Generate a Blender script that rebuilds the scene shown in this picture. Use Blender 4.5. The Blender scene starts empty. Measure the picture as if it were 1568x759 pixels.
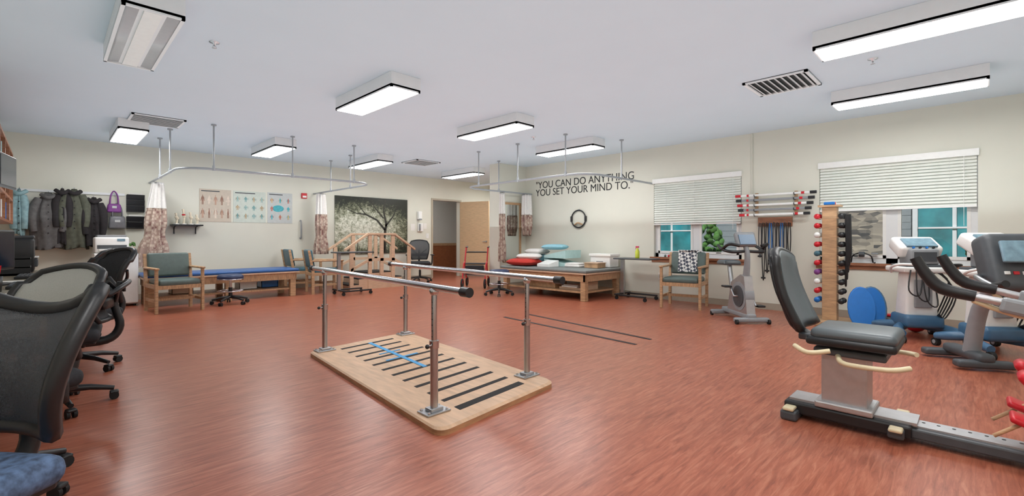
import bpy, bmesh, math, random
from mathutils import Vector, Matrix, Euler
random.seed(4)
sc=bpy.context.scene
sc.view_settings.view_transform='Standard'
pi=math.pi
# ---------------- materials ----------------
MC={}
def lin(c): return tuple(((x/255)/12.92 if x/255<=.04045 else ((x/255+.055)/1.055)**2.4) for x in c)
def mat(name,rgb,rough=.5,metal=0,noise=.08,scale=20,emit=0,alpha=1,stretch=None,spec=.5):
    if name in MC: return MC[name]
    m=bpy.data.materials.new(name); m.use_nodes=True; nt=m.node_tree; b=nt.nodes['Principled BSDF']
    c=lin(rgb); b.inputs['Base Color'].default_value=(*c,1)
    b.inputs['Roughness'].default_value=rough; b.inputs['Metallic'].default_value=metal
    b.inputs['Specular IOR Level'].default_value=spec
    if noise>0:
        tc=nt.nodes.new('ShaderNodeTexCoord'); mp=nt.nodes.new('ShaderNodeMapping')
        mp.inputs['Scale'].default_value=stretch or (1,1,1)
        n=nt.nodes.new('ShaderNodeTexNoise'); n.inputs['Scale'].default_value=scale; n.inputs['Detail'].default_value=4
        r=nt.nodes.new('ShaderNodeValToRGB')
        r.color_ramp.elements[0].position=.3; r.color_ramp.elements[1].position=.7
        r.color_ramp.elements[0].color=(*[x*(1-noise) for x in c],1)
        r.color_ramp.elements[1].color=(*[min(1,x*(1+noise)) for x in c],1)
        L=nt.links.new
        L(tc.outputs['Object'],mp.inputs[0]); L(mp.outputs[0],n.inputs['Vector']); L(n.outputs['Fac'],r.inputs[0]); L(r.outputs[0],b.inputs['Base Color'])
    if emit:
        b.inputs['Emission Color'].default_value=(1,.99,.975,1) if emit>1 else (*c,1); b.inputs['Emission Strength'].default_value=emit
    if alpha<1: b.inputs['Alpha'].default_value=alpha
    MC[name]=m; return m
def wood(name,rgb,noise=.25,stretch=(2,2,14),scale=4,rough=.45): return mat(name,rgb,rough,0,noise,scale,stretch=stretch)

WALL=mat('wall_paint',(218,217,204),.7,noise=.015,scale=3)
CEIL=mat('ceiling_paint',(208,219,228),.8,noise=.01,scale=2)
WHITE=mat('white_plastic',(235,235,232),.4,noise=.02)
WMET=mat('white_enamel',(228,230,231),.45,noise=.01)
BLACK=mat('black_plastic',(30,30,32),.4,noise=.1)
BLK2=mat('black_fabric',(38,38,42),.8,noise=.25,scale=80)
DGREY=mat('dark_grey_plastic',(72,76,80),.45,noise=.08)
GREY=mat('grey_plastic',(140,143,146),.45,noise=.05)
CHROME=mat('chrome',(205,205,208),.18,1,noise=.02)
STEEL=mat('brushed_steel',(185,187,190),.3,1,noise=.05)
ALU=mat('aluminium',(190,190,192),.4,.8,noise=.05)
RUB=mat('rubber',(22,22,23),.7,noise=.1)
GREENV=mat('green_vinyl',(88,104,100),.42,noise=.08)
SEATV=mat('seat_grey_vinyl',(84,92,96),.38,noise=.06)
TEALV=mat('teal_vinyl',(58,98,112),.42,noise=.08)
BLUEV=mat('blue_vinyl',(38,88,150),.4,noise=.06)
NAVY=mat('navy_vinyl',(40,55,90),.4,noise=.06)
GREYV=mat('grey_vinyl',(116,120,118),.5,noise=.06)
OAK=wood('oak_wood',(184,148,112))
OAKX=wood('oak_wood_h',(184,148,112),stretch=(14,3,3))
PINE=wood('pine_wood',(206,174,146),noise=.12)
BROWN=wood('brown_wood',(150,100,72))
RED=mat('red_plastic',(196,26,40),.35,noise=.05)
REDF=mat('red_fabric',(190,52,42),.8,noise=.1)
BLUE=mat('blue_plastic',(25,110,190),.35,noise=.05)
STEELB=mat('steel_blue_plastic',(66,104,136),.35,noise=.05)
CREAM=mat('cream_plastic',(222,208,172),.4,noise=.03)
PALEB=mat('pale_blue_vinyl',(176,208,206),.5,noise=.05)
SKYB=mat('sky_blue_pillow',(140,190,205),.8,noise=.06)
WFAB=mat('white_fabric',(225,222,218),.9,noise=.05,scale=30)
PAPER=mat('paper',(232,230,224),.8,noise=.02)
SCREEN=mat('screen_glass',(20,34,52),.15,noise=.1)
LCD=mat('lcd',(120,150,165),.2,noise=.2)
LAMP=mat('lamp_lens',(255,255,255),.4,noise=0,emit=24)
LAMPOFF=mat('lamp_lens_off',(180,182,185),.25,noise=.02)
DESKT=mat('desk_laminate',(142,132,112),.4,noise=.1,scale=60)
YEL=mat('yellow_green_plastic',(200,210,70),.4,noise=.05)
PINK=mat('pink_plastic',(205,60,90),.4,noise=.05)
PURP=mat('purple_fabric',(120,60,130),.6,noise=.1)
TAPE=mat('blue_tape',(60,150,205),.6,noise=.05)
STRIP=mat('anti_slip_strip',(38,36,36),.9,noise=.3,scale=200)
MIRROR=mat('mirror_glass',(225,230,228),.02,1,noise=0)
BASEB=mat('baseboard_vinyl',(168,158,142),.5,noise=.03)
MESHB=mat('chair_mesh',(70,72,76),.7,noise=.3,scale=300,alpha=.75)
MESHG=mat('chair_mesh_grey',(176,176,170),.7,noise=.1,scale=300)
BLUPAT=mat('blue_pattern_fabric',(78,98,128),.8,noise=.55,scale=45)

def nodemat(name):
    m=bpy.data.materials.new(name); m.use_nodes=True; return m,m.node_tree,m.node_tree.nodes['Principled BSDF']
def floor_mat():
    m,nt,b=nodemat('floor_wood_vinyl'); N=nt.nodes.new; L=nt.links.new
    tc=N('ShaderNodeTexCoord'); mp=N('ShaderNodeMapping'); mp.inputs['Scale'].default_value=(1.3,13,1)
    L(tc.outputs['Object'],mp.inputs[0])
    n=N('ShaderNodeTexNoise'); n.inputs['Scale'].default_value=3.4; n.inputs['Detail'].default_value=8; n.inputs['Roughness'].default_value=.66; n.inputs['Distortion'].default_value=.8
    L(mp.outputs[0],n.inputs['Vector'])
    r=N('ShaderNodeValToRGB'); e=r.color_ramp.elements
    e[0].position=.30; e[0].color=(*lin((130,68,50)),1)
    e[1].position=.74; e[1].color=(*lin((188,124,98)),1)
    x=e.new(.5); x.color=(*lin((162,92,69)),1)
    L(n.outputs['Fac'],r.inputs[0])
    br=N('ShaderNodeTexBrick'); br.inputs['Scale'].default_value=1; br.inputs['Brick Width'].default_value=.92; br.inputs['Row Height'].default_value=.102
    br.inputs['Mortar Size'].default_value=.001; br.inputs['Color1'].default_value=(.94,.94,.94,1); br.inputs['Color2'].default_value=(1.03,1.03,1.03,1); br.inputs['Mortar'].default_value=(.78,.78,.78,1)
    L(tc.outputs['Object'],br.inputs['Vector'])
    mx=N('ShaderNodeMix'); mx.data_type='RGBA'; mx.blend_type='MULTIPLY'; mx.inputs[0].default_value=1
    L(r.outputs[0],mx.inputs[6]); L(br.outputs['Color'],mx.inputs[7]); L(mx.outputs[2],b.inputs['Base Color'])
    b.inputs['Roughness'].default_value=.3; b.inputs['Specular IOR Level'].default_value=.45
    return m
FLOOR=floor_mat()
def plaid_mat(name,c1,c2,c3,sx):
    m,nt,b=nodemat(name); N=nt.nodes.new; L=nt.links.new
    tc=N('ShaderNodeTexCoord'); w=N('ShaderNodeTexVoronoi'); w.inputs['Scale'].default_value=sx; w.distance='CHEBYCHEV'
    r=N('ShaderNodeValToRGB'); r.color_ramp.interpolation='CONSTANT'; e=r.color_ramp.elements
    e[0].color=(*lin(c1),1); e[1].position=.35; e[1].color=(*lin(c2),1); x=e.new(.62); x.color=(*lin(c3),1)
    L(tc.outputs['Object'],w.inputs['Vector']); L(w.outputs['Distance'],r.inputs[0]); L(r.outputs[0],b.inputs['Base Color']); b.inputs['Roughness'].default_value=.85
    return m
CURT=plaid_mat('curtain_pattern',(190,172,156),(162,138,126),(128,94,88),18)
def diamond():
    m,nt,b=nodemat('diamond_towel'); N=nt.nodes.new; L=nt.links.new
    tc=N('ShaderNodeTexCoord'); mp=N('ShaderNodeMapping'); mp.inputs['Rotation'].default_value=(pi/4,pi/4,pi/4); mp.inputs['Scale'].default_value=(24,24,24)
    w=N('ShaderNodeTexChecker'); w.inputs['Scale'].default_value=1; w.inputs['Color1'].default_value=(.8,.8,.78,1); w.inputs['Color2'].default_value=(.08,.09,.12,1)
    L(tc.outputs['Object'],mp.inputs[0]); L(mp.outputs[0],w.inputs[0]); L(w.outputs[0],b.inputs['Base Color']); b.inputs['Roughness'].default_value=.9
    return m
DIAM=diamond()
def forest():
    m,nt,b=nodemat('forest_print'); N=nt.nodes.new; L=nt.links.new
    tc=N('ShaderNodeTexCoord'); sep=N('ShaderNodeSeparateXYZ'); L(tc.outputs['Generated'],sep.inputs[0])
    n=N('ShaderNodeTexNoise'); n.inputs['Scale'].default_value=13; n.inputs['Detail'].default_value=9; n.inputs['Roughness'].default_value=.85; L(tc.outputs['Object'],n.inputs['Vector'])
    def math_(op,a,bv):
        q=N('ShaderNodeMath'); q.operation=op
        for i,v in enumerate((a,bv)):
            if isinstance(v,(int,float)): q.inputs[i].default_value=v
            else: L(v,q.inputs[i])
        return q.outputs[0]
    dx=math_('SUBTRACT',sep.outputs[0],.35); dz=math_('SUBTRACT',sep.outputs[2],.42)
    d2=math_('ADD',math_('MULTIPLY',math_('MULTIPLY',dx,dx),.6),math_('MULTIPLY',math_('MULTIPLY',dz,dz),1.4))
    v=math_('SUBTRACT',math_('ADD',n.outputs['Fac'],.16),math_('MULTIPLY',d2,.75))
    r=N('ShaderNodeValToRGB'); e=r.color_ramp.elements
    e[0].position=.40; e[0].color=(*lin((38,42,34)),1); e[1].position=.70; e[1].color=(*lin((226,226,212)),1)
    x=e.new(.49); x.color=(*lin((92,96,74)),1); x=e.new(.57); x.color=(*lin((156,158,136)),1)
    L(v,r.inputs[0]); L(r.outputs[0],b.inputs['Base Color']); b.inputs['Roughness'].default_value=.35
    return m
FOREST=forest()
def stone():
    m,nt,b=nodemat('stone_veneer'); N=nt.nodes.new; L=nt.links.new
    tc=N('ShaderNodeTexCoord'); mp=N('ShaderNodeMapping'); mp.inputs['Scale'].default_value=(1,4,11)
    v=N('ShaderNodeTexVoronoi'); v.inputs['Scale'].default_value=1.6; L(tc.outputs['Object'],mp.inputs[0]); L(mp.outputs[0],v.inputs['Vector'])
    r=N('ShaderNodeValToRGB'); e=r.color_ramp.elements; e[0].color=(*lin((88,86,84)),1); e[1].color=(*lin((190,176,156)),1)
    s=N('ShaderNodeSeparateColor'); L(v.outputs['Color'],s.inputs[0]); L(s.outputs[0],r.inputs[0]); L(r.outputs[0],b.inputs['Base Color']); b.inputs['Roughness'].default_value=.9
    return m
STONE=stone()
def glass():
    m=bpy.data.materials.new('window_glass'); m.use_nodes=True; nt=m.node_tree; nt.nodes.clear()
    o=nt.nodes.new('ShaderNodeOutputMaterial'); t=nt.nodes.new('ShaderNodeBsdfTransparent'); g=nt.nodes.new('ShaderNodeBsdfGlossy'); g.inputs['Roughness'].default_value=.02
    x=nt.nodes.new('ShaderNodeMixShader'); x.inputs[0].default_value=.04
    nt.links.new(t.outputs[0],x.inputs[1]); nt.links.new(g.outputs[0],x.inputs[2]); nt.links.new(x.outputs[0],o.inputs[0]); return m
GLASS=glass()
BLIND=mat('blind_fabric',(236,238,230),.7,noise=.02)

# ---------------- builder ----------------
class B:
    def __init__(s,name,loc=(0,0,0),rot=0):
        s.n=name; s.loc=loc; s.rot=rot; s.V=[];s.F=[];s.M=[];s.S=[];s.mats=[]
    def mi(s,m):
        if m not in s.mats: s.mats.append(m)
        return s.mats.index(m)
    def add(s,vs,fs,m,smooth=False,M=None):
        o=len(s.V); i=s.mi(m)
        for v in vs:
            v=Vector(v); s.V.append(M@v if M else v)
        for f in fs: s.F.append([a+o for a in f]); s.M.append(i); s.S.append(smooth)
    def box(s,c,d,m,rot=None,bev=0,seg=2,taper=None):
        bm=bmesh.new(); bmesh.ops.create_cube(bm,size=1)
        for v in bm.verts:
            if taper and v.co.z>0: v.co.x*=taper; v.co.y*=taper
            v.co=Vector((v.co.x*d[0],v.co.y*d[1],v.co.z*d[2]))
        if bev: bmesh.ops.bevel(bm,geom=list(bm.edges),offset=min(bev,min(d)*.49),segments=seg,affect='EDGES',profile=.5)
        M=Matrix.Translation(c)
        if rot: M=M@Euler(rot).to_matrix().to_4x4()
        bm.verts.index_update()
        s.add([v.co.copy() for v in bm.verts],[[v.index for v in f.verts] for f in bm.faces],m,bev>0 and seg>2,M); bm.free()
        return s
    def b2(s,a,b,m,**k):
        return s.box([(a[i]+b[i])/2 for i in range(3)],[abs(a[i]-b[i]) for i in range(3)],m,**k)
    def tube(s,pts,r,m,seg=10,closed=False,smooth=0):
        pts=[Vector(p) for p in pts]
        if smooth:
            out=[];n=len(pts);rr=[] 
            rng=range(n if closed else n-1)
            for i in rng:
                p0=pts[(i-1)%n] if closed or i>0 else pts[i]; p1=pts[i]; p2=pts[(i+1)%n]; p3=pts[(i+2)%n] if closed or i+2<n else p2
                for k in range(smooth):
                    t=k/smooth
                    out.append(.5*((2*p1)+(p2-p0)*t+(2*p0-5*p1+4*p2-p3)*t*t+(3*p1-p0-3*p2+p3)*t**3))
                    if isinstance(r,(list,tuple)): rr.append(r[i]*(1-t)+r[(i+1)%n]*t)
            if not closed:
                out.append(pts[-1]); 
                if rr: rr.append(r[-1])
            pts=out
            if rr: r=rr
        n=len(pts)
        vs=[];up=None
        for i in range(n):
            if closed: t=pts[(i+1)%n]-pts[i-1]
            else: t=pts[min(i+1,n-1)]-pts[max(i-1,0)]
            t.normalize()
            if up is None:
                up=Vector((0,0,1)) if abs(t.z)<.9 else Vector((1,0,0))
            a=(up-t*up.dot(t)).normalized(); up=a; b=t.cross(a)
            ri=r[i] if isinstance(r,(list,tuple)) else r
            for k in range(seg):
                th=2*pi*k/seg; vs.append(pts[i]+(a*math.cos(th)+b*math.sin(th))*ri)
        fs=[]
        for i in range(n if closed else n-1):
            j=(i+1)%n
            for k in range(seg):
                l=(k+1)%seg; fs.append([i*seg+k,i*seg+l,j*seg+l,j*seg+k])
        s.add(vs,fs,m,True)
        if not closed:
            s.add(vs[:seg],[list(range(seg))[::-1]],m); s.add(vs[-seg:],[list(range(seg))],m)
        return s
    def cyl(s,a,b,r,m,r2=None,seg=20): return s.tube([a,b],[r,r if r2 is None else r2],m,seg)
    def lathe(s,c,prof,m,seg=24,sx=1,sy=1):
        vs=[];n=len(prof)
        for (r,z) in prof:
            for k in range(seg):
                t=2*pi*k/seg; vs.append((c[0]+r*math.cos(t)*sx,c[1]+r*math.sin(t)*sy,c[2]+z))
        fs=[[i*seg+k,i*seg+(k+1)%seg,(i+1)*seg+(k+1)%seg,(i+1)*seg+k] for i in range(n-1) for k in range(seg)]
        s.add(vs,fs,m,True); return s
    def ball(s,c,r,m,sc_=(1,1,1),rot=None):
        bm=bmesh.new(); bmesh.ops.create_uvsphere(bm,u_segments=18,v_segments=10,radius=r); bm.verts.index_update()
        M=Matrix.Translation(c)
        if rot: M=M@Euler(rot).to_matrix().to_4x4()
        M=M@Matrix.Diagonal((*sc_,1))
        s.add([v.co.copy() for v in bm.verts],[[v.index for v in f.verts] for f in bm.faces],m,True,M); bm.free(); return s
    def panel(s,fn,nu,nv,m,off=(0,.01,0)):
        off=Vector(off); a=[Vector(fn(-1+2*i/nu,j/nv)) for j in range(nv+1) for i in range(nu+1)]
        W=nu+1; n=len(a); vs=a+[p+off for p in a]; fs=[]
        for j in range(nv):
            for i in range(nu):
                q=[j*W+i,j*W+i+1,(j+1)*W+i+1,(j+1)*W+i]; fs.append(q); fs.append([x+n for x in q[::-1]])
        rim=[i for i in range(nu)]+[j*W+nu for j in range(nv)]+[nv*W+nu-i for i in range(nu)]+[(nv-j)*W for j in range(nv)]
        for k in range(len(rim)):
            p,q=rim[k],rim[(k+1)%len(rim)]; fs.append([q,p,p+n,q+n])
        s.add(vs,fs,m,True); return s
    def prism(s,pts,vec,m):
        n=len(pts); vec=Vector(vec); vs=[Vector(p) for p in pts]+[Vector(p)+vec for p in pts]
        fs=[list(range(n))[::-1],[i+n for i in range(n)]]+[[i,(i+1)%n,(i+1)%n+n,i+n] for i in range(n)]
        s.add(vs,fs,m); return s
    def done(s):
        me=bpy.data.meshes.new(s.n); me.from_pydata([tuple(v) for v in s.V],[],s.F)
        for m in s.mats: me.materials.append(m)
        me.polygons.foreach_set('material_index',s.M); me.polygons.foreach_set('use_smooth',s.S); me.update()
        bm=bmesh.new(); bm.from_mesh(me); bmesh.ops.recalc_face_normals(bm,faces=bm.faces); bm.to_mesh(me); bm.free()
        o=bpy.data.objects.new(s.n,me); o.location=s.loc; o.rotation_euler=(0,0,s.rot); sc.collection.objects.link(o); return o
R=math.radians
XL,XR,YB,YF,H=-.8,7.85,10.6,-1.6,2.75
XE=10.2
# ---------------- room shell ----------------
B('floor').b2((XL-.1,YF-.1,-.1),(XR+.16,YB+3.2,0),FLOOR).b2((XR+.16,7.6,-.1),(XE+.1,YB+3.2,0),FLOOR).done()
B('ceiling').b2((XL-.1,YF-.1,H),(XR+.16,YB+3.2,H+.12),CEIL).b2((XR+.16,7.6,H),(XE+.1,YB+3.2,H+.12),CEIL).done()
B('wall_left').b2((XL-.12,YF,0),(XL,YB,H),WALL).done()
B('wall_near').b2((XL-.12,YF-.12,0),(XR+.12,YF,H),WALL).done()
DX0,DX1,DH=7.5,8.45,2.15
B('wall_back').b2((XL-.12,YB,0),(DX0,YB+.14,H),WALL).b2((DX0,YB,DH),(DX1,YB+.14,H),WALL).b2((DX1,YB,0),(XE+.1,YB+.14,H),WALL).done()
W=[(2.65,4.17),(-.02,1.59)]; ZS,ZT=.76,2.16
w=B('wall_right')
w.b2((XR,YF,0),(XR+.16,7.73,ZS),WALL).b2((XR,YF,ZT),(XR+.16,7.73,H),WALL)
for a,b in ((YF,-.02),(1.59,2.65),(4.17,7.73)): w.b2((XR,a,ZS),(XR+.16,b,ZT),WALL)
w.done()
B('wall_stub').b2((7.02,7.4,0),(XR,7.73,H),WALL).done()
B('wall_alcove').b2((XR+.16,7.6,0),(XE,7.73,H),WALL).b2((XE,7.6,0),(XE+.1,YB,H),WALL).done()
HALL=mat('hall_paint',(205,205,200),.7,noise=.02)
HW=wood('wainscot_wood',(150,90,55))
w=B('wall_hallway').b2((6.9,YB+.14,0),(7.0,YB+3,H),HALL).b2((XE,YB+.14,0),(XE+.1,YB+3,H),HALL).b2((6.9,YB+2.2,0),(XE+.1,YB+2.3,H),HALL).done()
B('trim_hallway_wainscot').b2((7.0,YB+2.17,0),(XE,YB+2.2,.85),HW).b2((7.0,YB+2.15,.85),(XE,YB+2.2,.93),OAKX).done()
B('baseboard_back').b2((XL,YB-.012,0),(DX0-.06,YB,.1),BASEB).done()
B('baseboard_right').b2((XR-.012,YF,0),(XR,7.4,.1),BASEB).done()
B('baseboard_left').b2((XL,YF,0),(XL+.012,YB,.1),BASEB).done()
B('baseboard_stub').b2((7.008,7.388,0),(XR-.012,7.4,.1),BASEB).b2((7.008,7.4,0),(7.02,7.73,.1),BASEB).done()
TRIMG=mat('door_frame_paint',(176,166,148),.4,noise=.02)
B('trim_door').b2((DX0-.05,YB-.02,0),(DX0,YB+.16,DH+.05),TRIMG).b2((DX1,YB-.02,0),(DX1+.05,YB+.16,DH+.05),TRIMG).b2((DX0,YB-.02,DH),(DX1,YB+.16,DH+.05),TRIMG).done()
DOORW=wood('door_veneer',(206,176,140),noise=.1)
d=B('door_1',(DX1,YB-.03,0),R(-70))
d.b2((0,-.022,.01),(.94,.022,DH-.01),DOORW)
d.cyl((.87,-.03,1.0),(.87,-.06,1.0),.025,STEEL).tube([(.87,-.06,1.0),(.77,-.065,1.0)],.01,STEEL).b2((.1,-.026,.02),(.84,-.022,.25),STEEL)
d.done()
# windows
for i,(a,b) in enumerate(W):
    w=B('window_%d'%(i+1)); x0,x1=XR+.06,XR+.13
    mid=(a+b)/2
    for y0,y1 in ((a,a+.06),(b-.06,b),(mid-.06,mid+.06)): w.b2((x0,y0,ZS),(x1,y1,ZT),WMET)
    w.b2((x0,a,ZS),(x1,b,ZS+.07),WMET).b2((x0,a,ZT-.06),(x1,b,ZT),WMET)
    for y0,y1 in ((a+.06,mid-.06),(mid+.06,b-.06)):
        for q in (y0,y1-.035): w.b2((x0-.01,q,ZS+.07),(x0+.02,q+.035,ZT-.06),WHITE)
        w.b2((x0-.01,y0,ZS+.07),(x0+.02,y1,ZS+.11),WHITE)
        w.b2((x0+.03,y0,ZS+.07),(x0+.036,y1,ZT-.06),GLASS)
        w.b2((x0-.01,(y0+y1)/2-.04,ZS+.085),(x0,(y0+y1)/2+.04,ZS+.1),WHITE)
    w.done()
    B('trim_%d'%(i+1)).b2((XR-.045,a-.06,ZS-.035),(XR+.05,b+.06,ZS),BROWN).b2((XR-.015,a-.04,ZS-.09),(XR,b+.04,ZS-.035),BROWN).done()
    zb=(1.36,1.5)[i]
    bl=B('window_blind')
    bl.b2((XR-.045,a-.01,ZT-.07),(XR+.03,b+.01,ZT+.01),WHITE)
    z=ZT-.09
    while z>zb:
        bl.box((XR-.0,mid,z),(.05,b-a-.02,.004),BLIND,rot=(0,R(-52),0)); z-=.04
    bl.b2((XR-.02,a+.01,zb-.025),(XR+.02,b-.01,zb),WHITE)
    for q in (a+.25,mid,b-.25): bl.cyl((XR-.024,q,zb),(XR-.024,q,ZT-.06),.0015,WHITE,seg=5)
    bl.tube([(XR-.04,a+.12,ZT-.07),(XR-.04,a+.12,1.25)],.003,WHITE,seg=6)
    bl.done()
# exterior
SID=mat('grey_siding',(150,158,160),.7,noise=.04); TEAL=mat('teal_reflective_glass',(56,140,146),.3,noise=.4,scale=3); GRASS=mat('grass',(84,128,62),.9,noise=.4,scale=8)
B('exterior_ground').b2((XR+.2,-9,-.16),(24,7.4,-.11),GRASS).done()
e=B('exterior_building').b2((11,-8,-.11),(11.3,.95,3.2),SID).b2((11,2.6,-.11),(11.3,7.3,3.2),SID).b2((10.9,.95,-.11),(11.3,2.6,3.2),STONE)
for z in range(26): 
    for (q0,q1) in ((-8,.95),(2.6,7.3)): e.box((10.99,(q0+q1)/2,-.05+z*.125),(.02,q1-q0,.118),SID,rot=(0,R(-5),0))
for (q0,q1,z0,z1) in ((-.3,.8,.45,2.1),(4.75,5.9,.45,2.1),(-2.6,-1.1,.45,2.1)):
    e.b2((10.93,q0,z0),(10.99,q1,z1),WHITE).b2((10.91,q0+.08,z0+.08),(10.94,(q0+q1)/2-.03,z1-.08),TEAL).b2((10.91,(q0+q1)/2+.03,z0+.08),(10.94,q1-.08,z1-.08),TEAL)
    e.b2((10.9,q0+.08,(z0+z1)/2-.01),(10.93,q1-.08,(z0+z1)/2+.02),WHITE)
e.b2((10.85,2.6,-.11),(10.95,5.9,.5),STONE)
e.done()
for (tx,ty,tr) in ((9.9,-.2,.4),(10.2,4.1,.3)):
    c=B('garden_shrub',(tx,ty,-.11)); c.cyl((0,0,0),(0,0,.5),.03,BROWN)
    for k in range(90):
        a=random.random()*6.28; h_=random.random(); rr_=tr*(.35+.65*math.sin(h_*pi))*random.random()**.5
        c.ball((rr_*math.cos(a),rr_*math.sin(a),.35+h_*1.2),.08,GRASS,(1,.8,.5),rot=(a,h_,a*2))
    c.done()
# ---------------- ceiling fixtures ----------------
def fixture(x,y,L=1.25,on=True):
    f=B('ceiling_light_fixture',(x,y,0)); z=2.6; w=.17; h=L/2
    f.b2((-w,-h,z+.012),(w,h,H-.001),WMET)
    f.b2((-w,-h,z),(-w+.022,h,z+.03),WMET).b2((w-.022,-h,z),(w,h,z+.03),WMET).b2((-w,-h,z),(w,-h+.022,z+.03),WMET).b2((-w,h-.022,z),(w,h,z+.03),WMET)
    if on: f.b2((-w+.014,-h+.014,z-.002),(w-.014,h-.014,z+.014),LAMP)
    else:
        f.panel(lambda s,t:(s*(w-.022),-h+.03+t*(L-.06),z+.003+.02*(1-abs(s)) if abs(s)>.5 else z+.012+.008*math.cos(s*pi)),16,2,LAMPOFF,off=(0,0,.004))
        f.b2((-.05,-h+.03,z+.002),(.05,h-.03,z+.012),WHITE)
    f.done()
fixture(.5,4.55,1.38,False)
for x,y in ((2.56,4.7),(4.5,4.87),(6.4,5.0),(.84,8.9),(2.78,8.7),(4.7,8.85),(7.1,8.8),(4.5,.3),(6.42,.53),(2.5,.3),(.5,.3),(9.2,9.2)): fixture(x,y)
fixture(8.2,YB+1.2,.6)
DUCT=mat('vent_dark',(60,60,60),.8,noise=.05)
for x,y in ((1.07,8.12),(5.53,1.46),(5.74,8.54)):
    v=B('ceiling_vent',(x,y,H)); a=.3
    v.b2((-a,-a,-.006),(a,a,-.001),DUCT)
    for s in (-1,1): v.b2((s*a,-a,-.02),(s*(a-.03),a,-.001),WMET).b2((-a,s*a,-.02),(a,s*(a-.03),-.001),WMET)
    for k in range(9): v.box((0,-.24+k*.06,-.017),(.54,.046,.003),WMET,rot=(R(35),0,0))
    v.done()
for x,y in ((.99,4.54),(5.37,.67),(5.6,5.1)):
    v=B('sprinkler_head',(x,y,H)); v.lathe((0,0,0),[(.04,0),(.038,-.006),(.012,-.012),(.01,-.03),(.0,-.03)],CHROME).lathe((0,0,-.045),[(0,0),(.018,0),(.018,-.003),(0,-.003)],CHROME)
    v.tube([(.01,0,-.03),(.014,0,-.04),(0,0,-.046)],.002,CHROME,seg=6).tube([(-.01,0,-.03),(-.014,0,-.04),(0,0,-.046)],.002,CHROME,seg=6); v.done()
# ---------------- curtain tracks ----------------
TRK=mat('track_aluminium',(168,172,176),.4,.3,noise=.03)
def arc(cx,cy,r,a0,a1,z,n=8): return [(cx+r*math.cos(R(a0+(a1-a0)*i/n)),cy+r*math.sin(R(a0+(a1-a0)*i/n)),z) for i in range(n+1)]
t=B('curtain_track'); Z=2.1
pts=[(1.3,YB-.01,Z)]+arc(1.7,8.23,.4,180,270,Z)+arc(3.85,8.23,.4,270,360,Z)+[(4.25,YB-.01,Z)]
t.tube(pts,.018,TRK,seg=8)
for x,y in ((1.7,7.83),(2.8,7.83),(3.85,7.83),(1.3,8.6),(1.3,9.5),(4.25,8.8),(4.25,9.7)): t.cyl((x,y,Z),(x,y,H),.012,TRK,seg=8).cyl((x,y,H-.02),(x,y,H),.035,TRK,seg=12).cyl((x,y,Z-.02),(x,y,Z+.05),.022,TRK,seg=8)
t.done()
t=B('curtain_track')
pts=[(XR-.01,4.2,Z)]+arc(6.2,4.6,.4,270,180,Z)+arc(6.2,6.8,.4,180,90,Z)+[(XR-.01,7.2,Z)]
t.tube(pts,.018,TRK,seg=8)
for x,y in ((5.8,6.7),(5.8,5.66),(5.8,4.6),(6.8,4.2),(6.8,7.2)): t.cyl((x,y,Z),(x,y,H),.012,TRK,seg=8).cyl((x,y,H-.02),(x,y,H),.035,TRK,seg=12).cyl((x,y,Z-.02),(x,y,Z+.05),.022,TRK,seg=8)
t.done()
def curtain(x,y,zb,rt,rb,shift=(0,0)):
    c=B('privacy_curtain',(x,y,0)); zt=2.075
    for (z0,z1,m) in ((1.62,zt,WFAB),(zb,1.62,CURT)):
        def fn(s,t):
            th=s*pi; z=z0+(z1-z0)*t; k=(zt-z)/(zt-zb)
            r=rt+(rb-rt)*min(1,k*1.3)-.25*rb*math.exp(-((z-1.15)/.15)**2)
            r*=1+.22*math.sin(9*th)+.06*math.sin(17*th+z*3)
            return (math.cos(th)*r*1.0+shift[0]*k,math.sin(th)*r*.8+shift[1]*k,z)
        c.panel(fn,90,10,m,off=(0,0,.002))
    c.done()
curtain(1.36,10.15,.6,.07,.19,(-.07,0)); curtain(4.25,10.2,.75,.08,.13); curtain(7.62,7.15,1.15,.1,.12); curtain(6.9,7.2,.6,.05,.08)

# ---------------- furniture functions ----------------
def armchair(x,y,rot,V,towel=False):
    c=B('wooden_armchair',(x,y,0),R(rot)); w=.29
    for s in (-1,1):
        c.b2((s*w-.02,-.29,0),(s*w+.02,-.24,.64),OAK,bev=.006)
        c.prism([(s*w-.02,.25,0),(s*w-.02,.30,0),(s*w-.02,.30,.45),(s*w-.02,.37,.86),(s*w-.02,.33,.86),(s*w-.02,.25,.45)],(.04,0,0),OAK)
        c.box((s*w,-.01,.65),(.06,.6,.03),OAKX,bev=.012,seg=3).b2((s*w-.015,-.24,.36),(s*w+.015,.26,.42),OAK).b2((s*w-.012,-.24,.16),(s*w+.012,.26,.2),OAK)
    c.b2((-w,-.28,.35),(w,-.25,.41),OAKX).b2((-w,.26,.35),(w,.29,.41),OAKX).b2((-w,.0,.16),(w,.03,.2),OAKX)
    c.box((0,-.02,.44),(.53,.54,.09),V,bev=.035,seg=4)
    c.box((0,.29,.69),(.54,.07,.36),V,rot=(R(-9),0,0),bev=.03,seg=4)
    if towel: c.box((0,.25,.72),(.3,.02,.36),DIAM,rot=(R(-9),0,0),bev=.008,seg=3).box((0,.3,.895),(.3,.11,.015),DIAM,bev=.006,seg=3)
    c.done()
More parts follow.
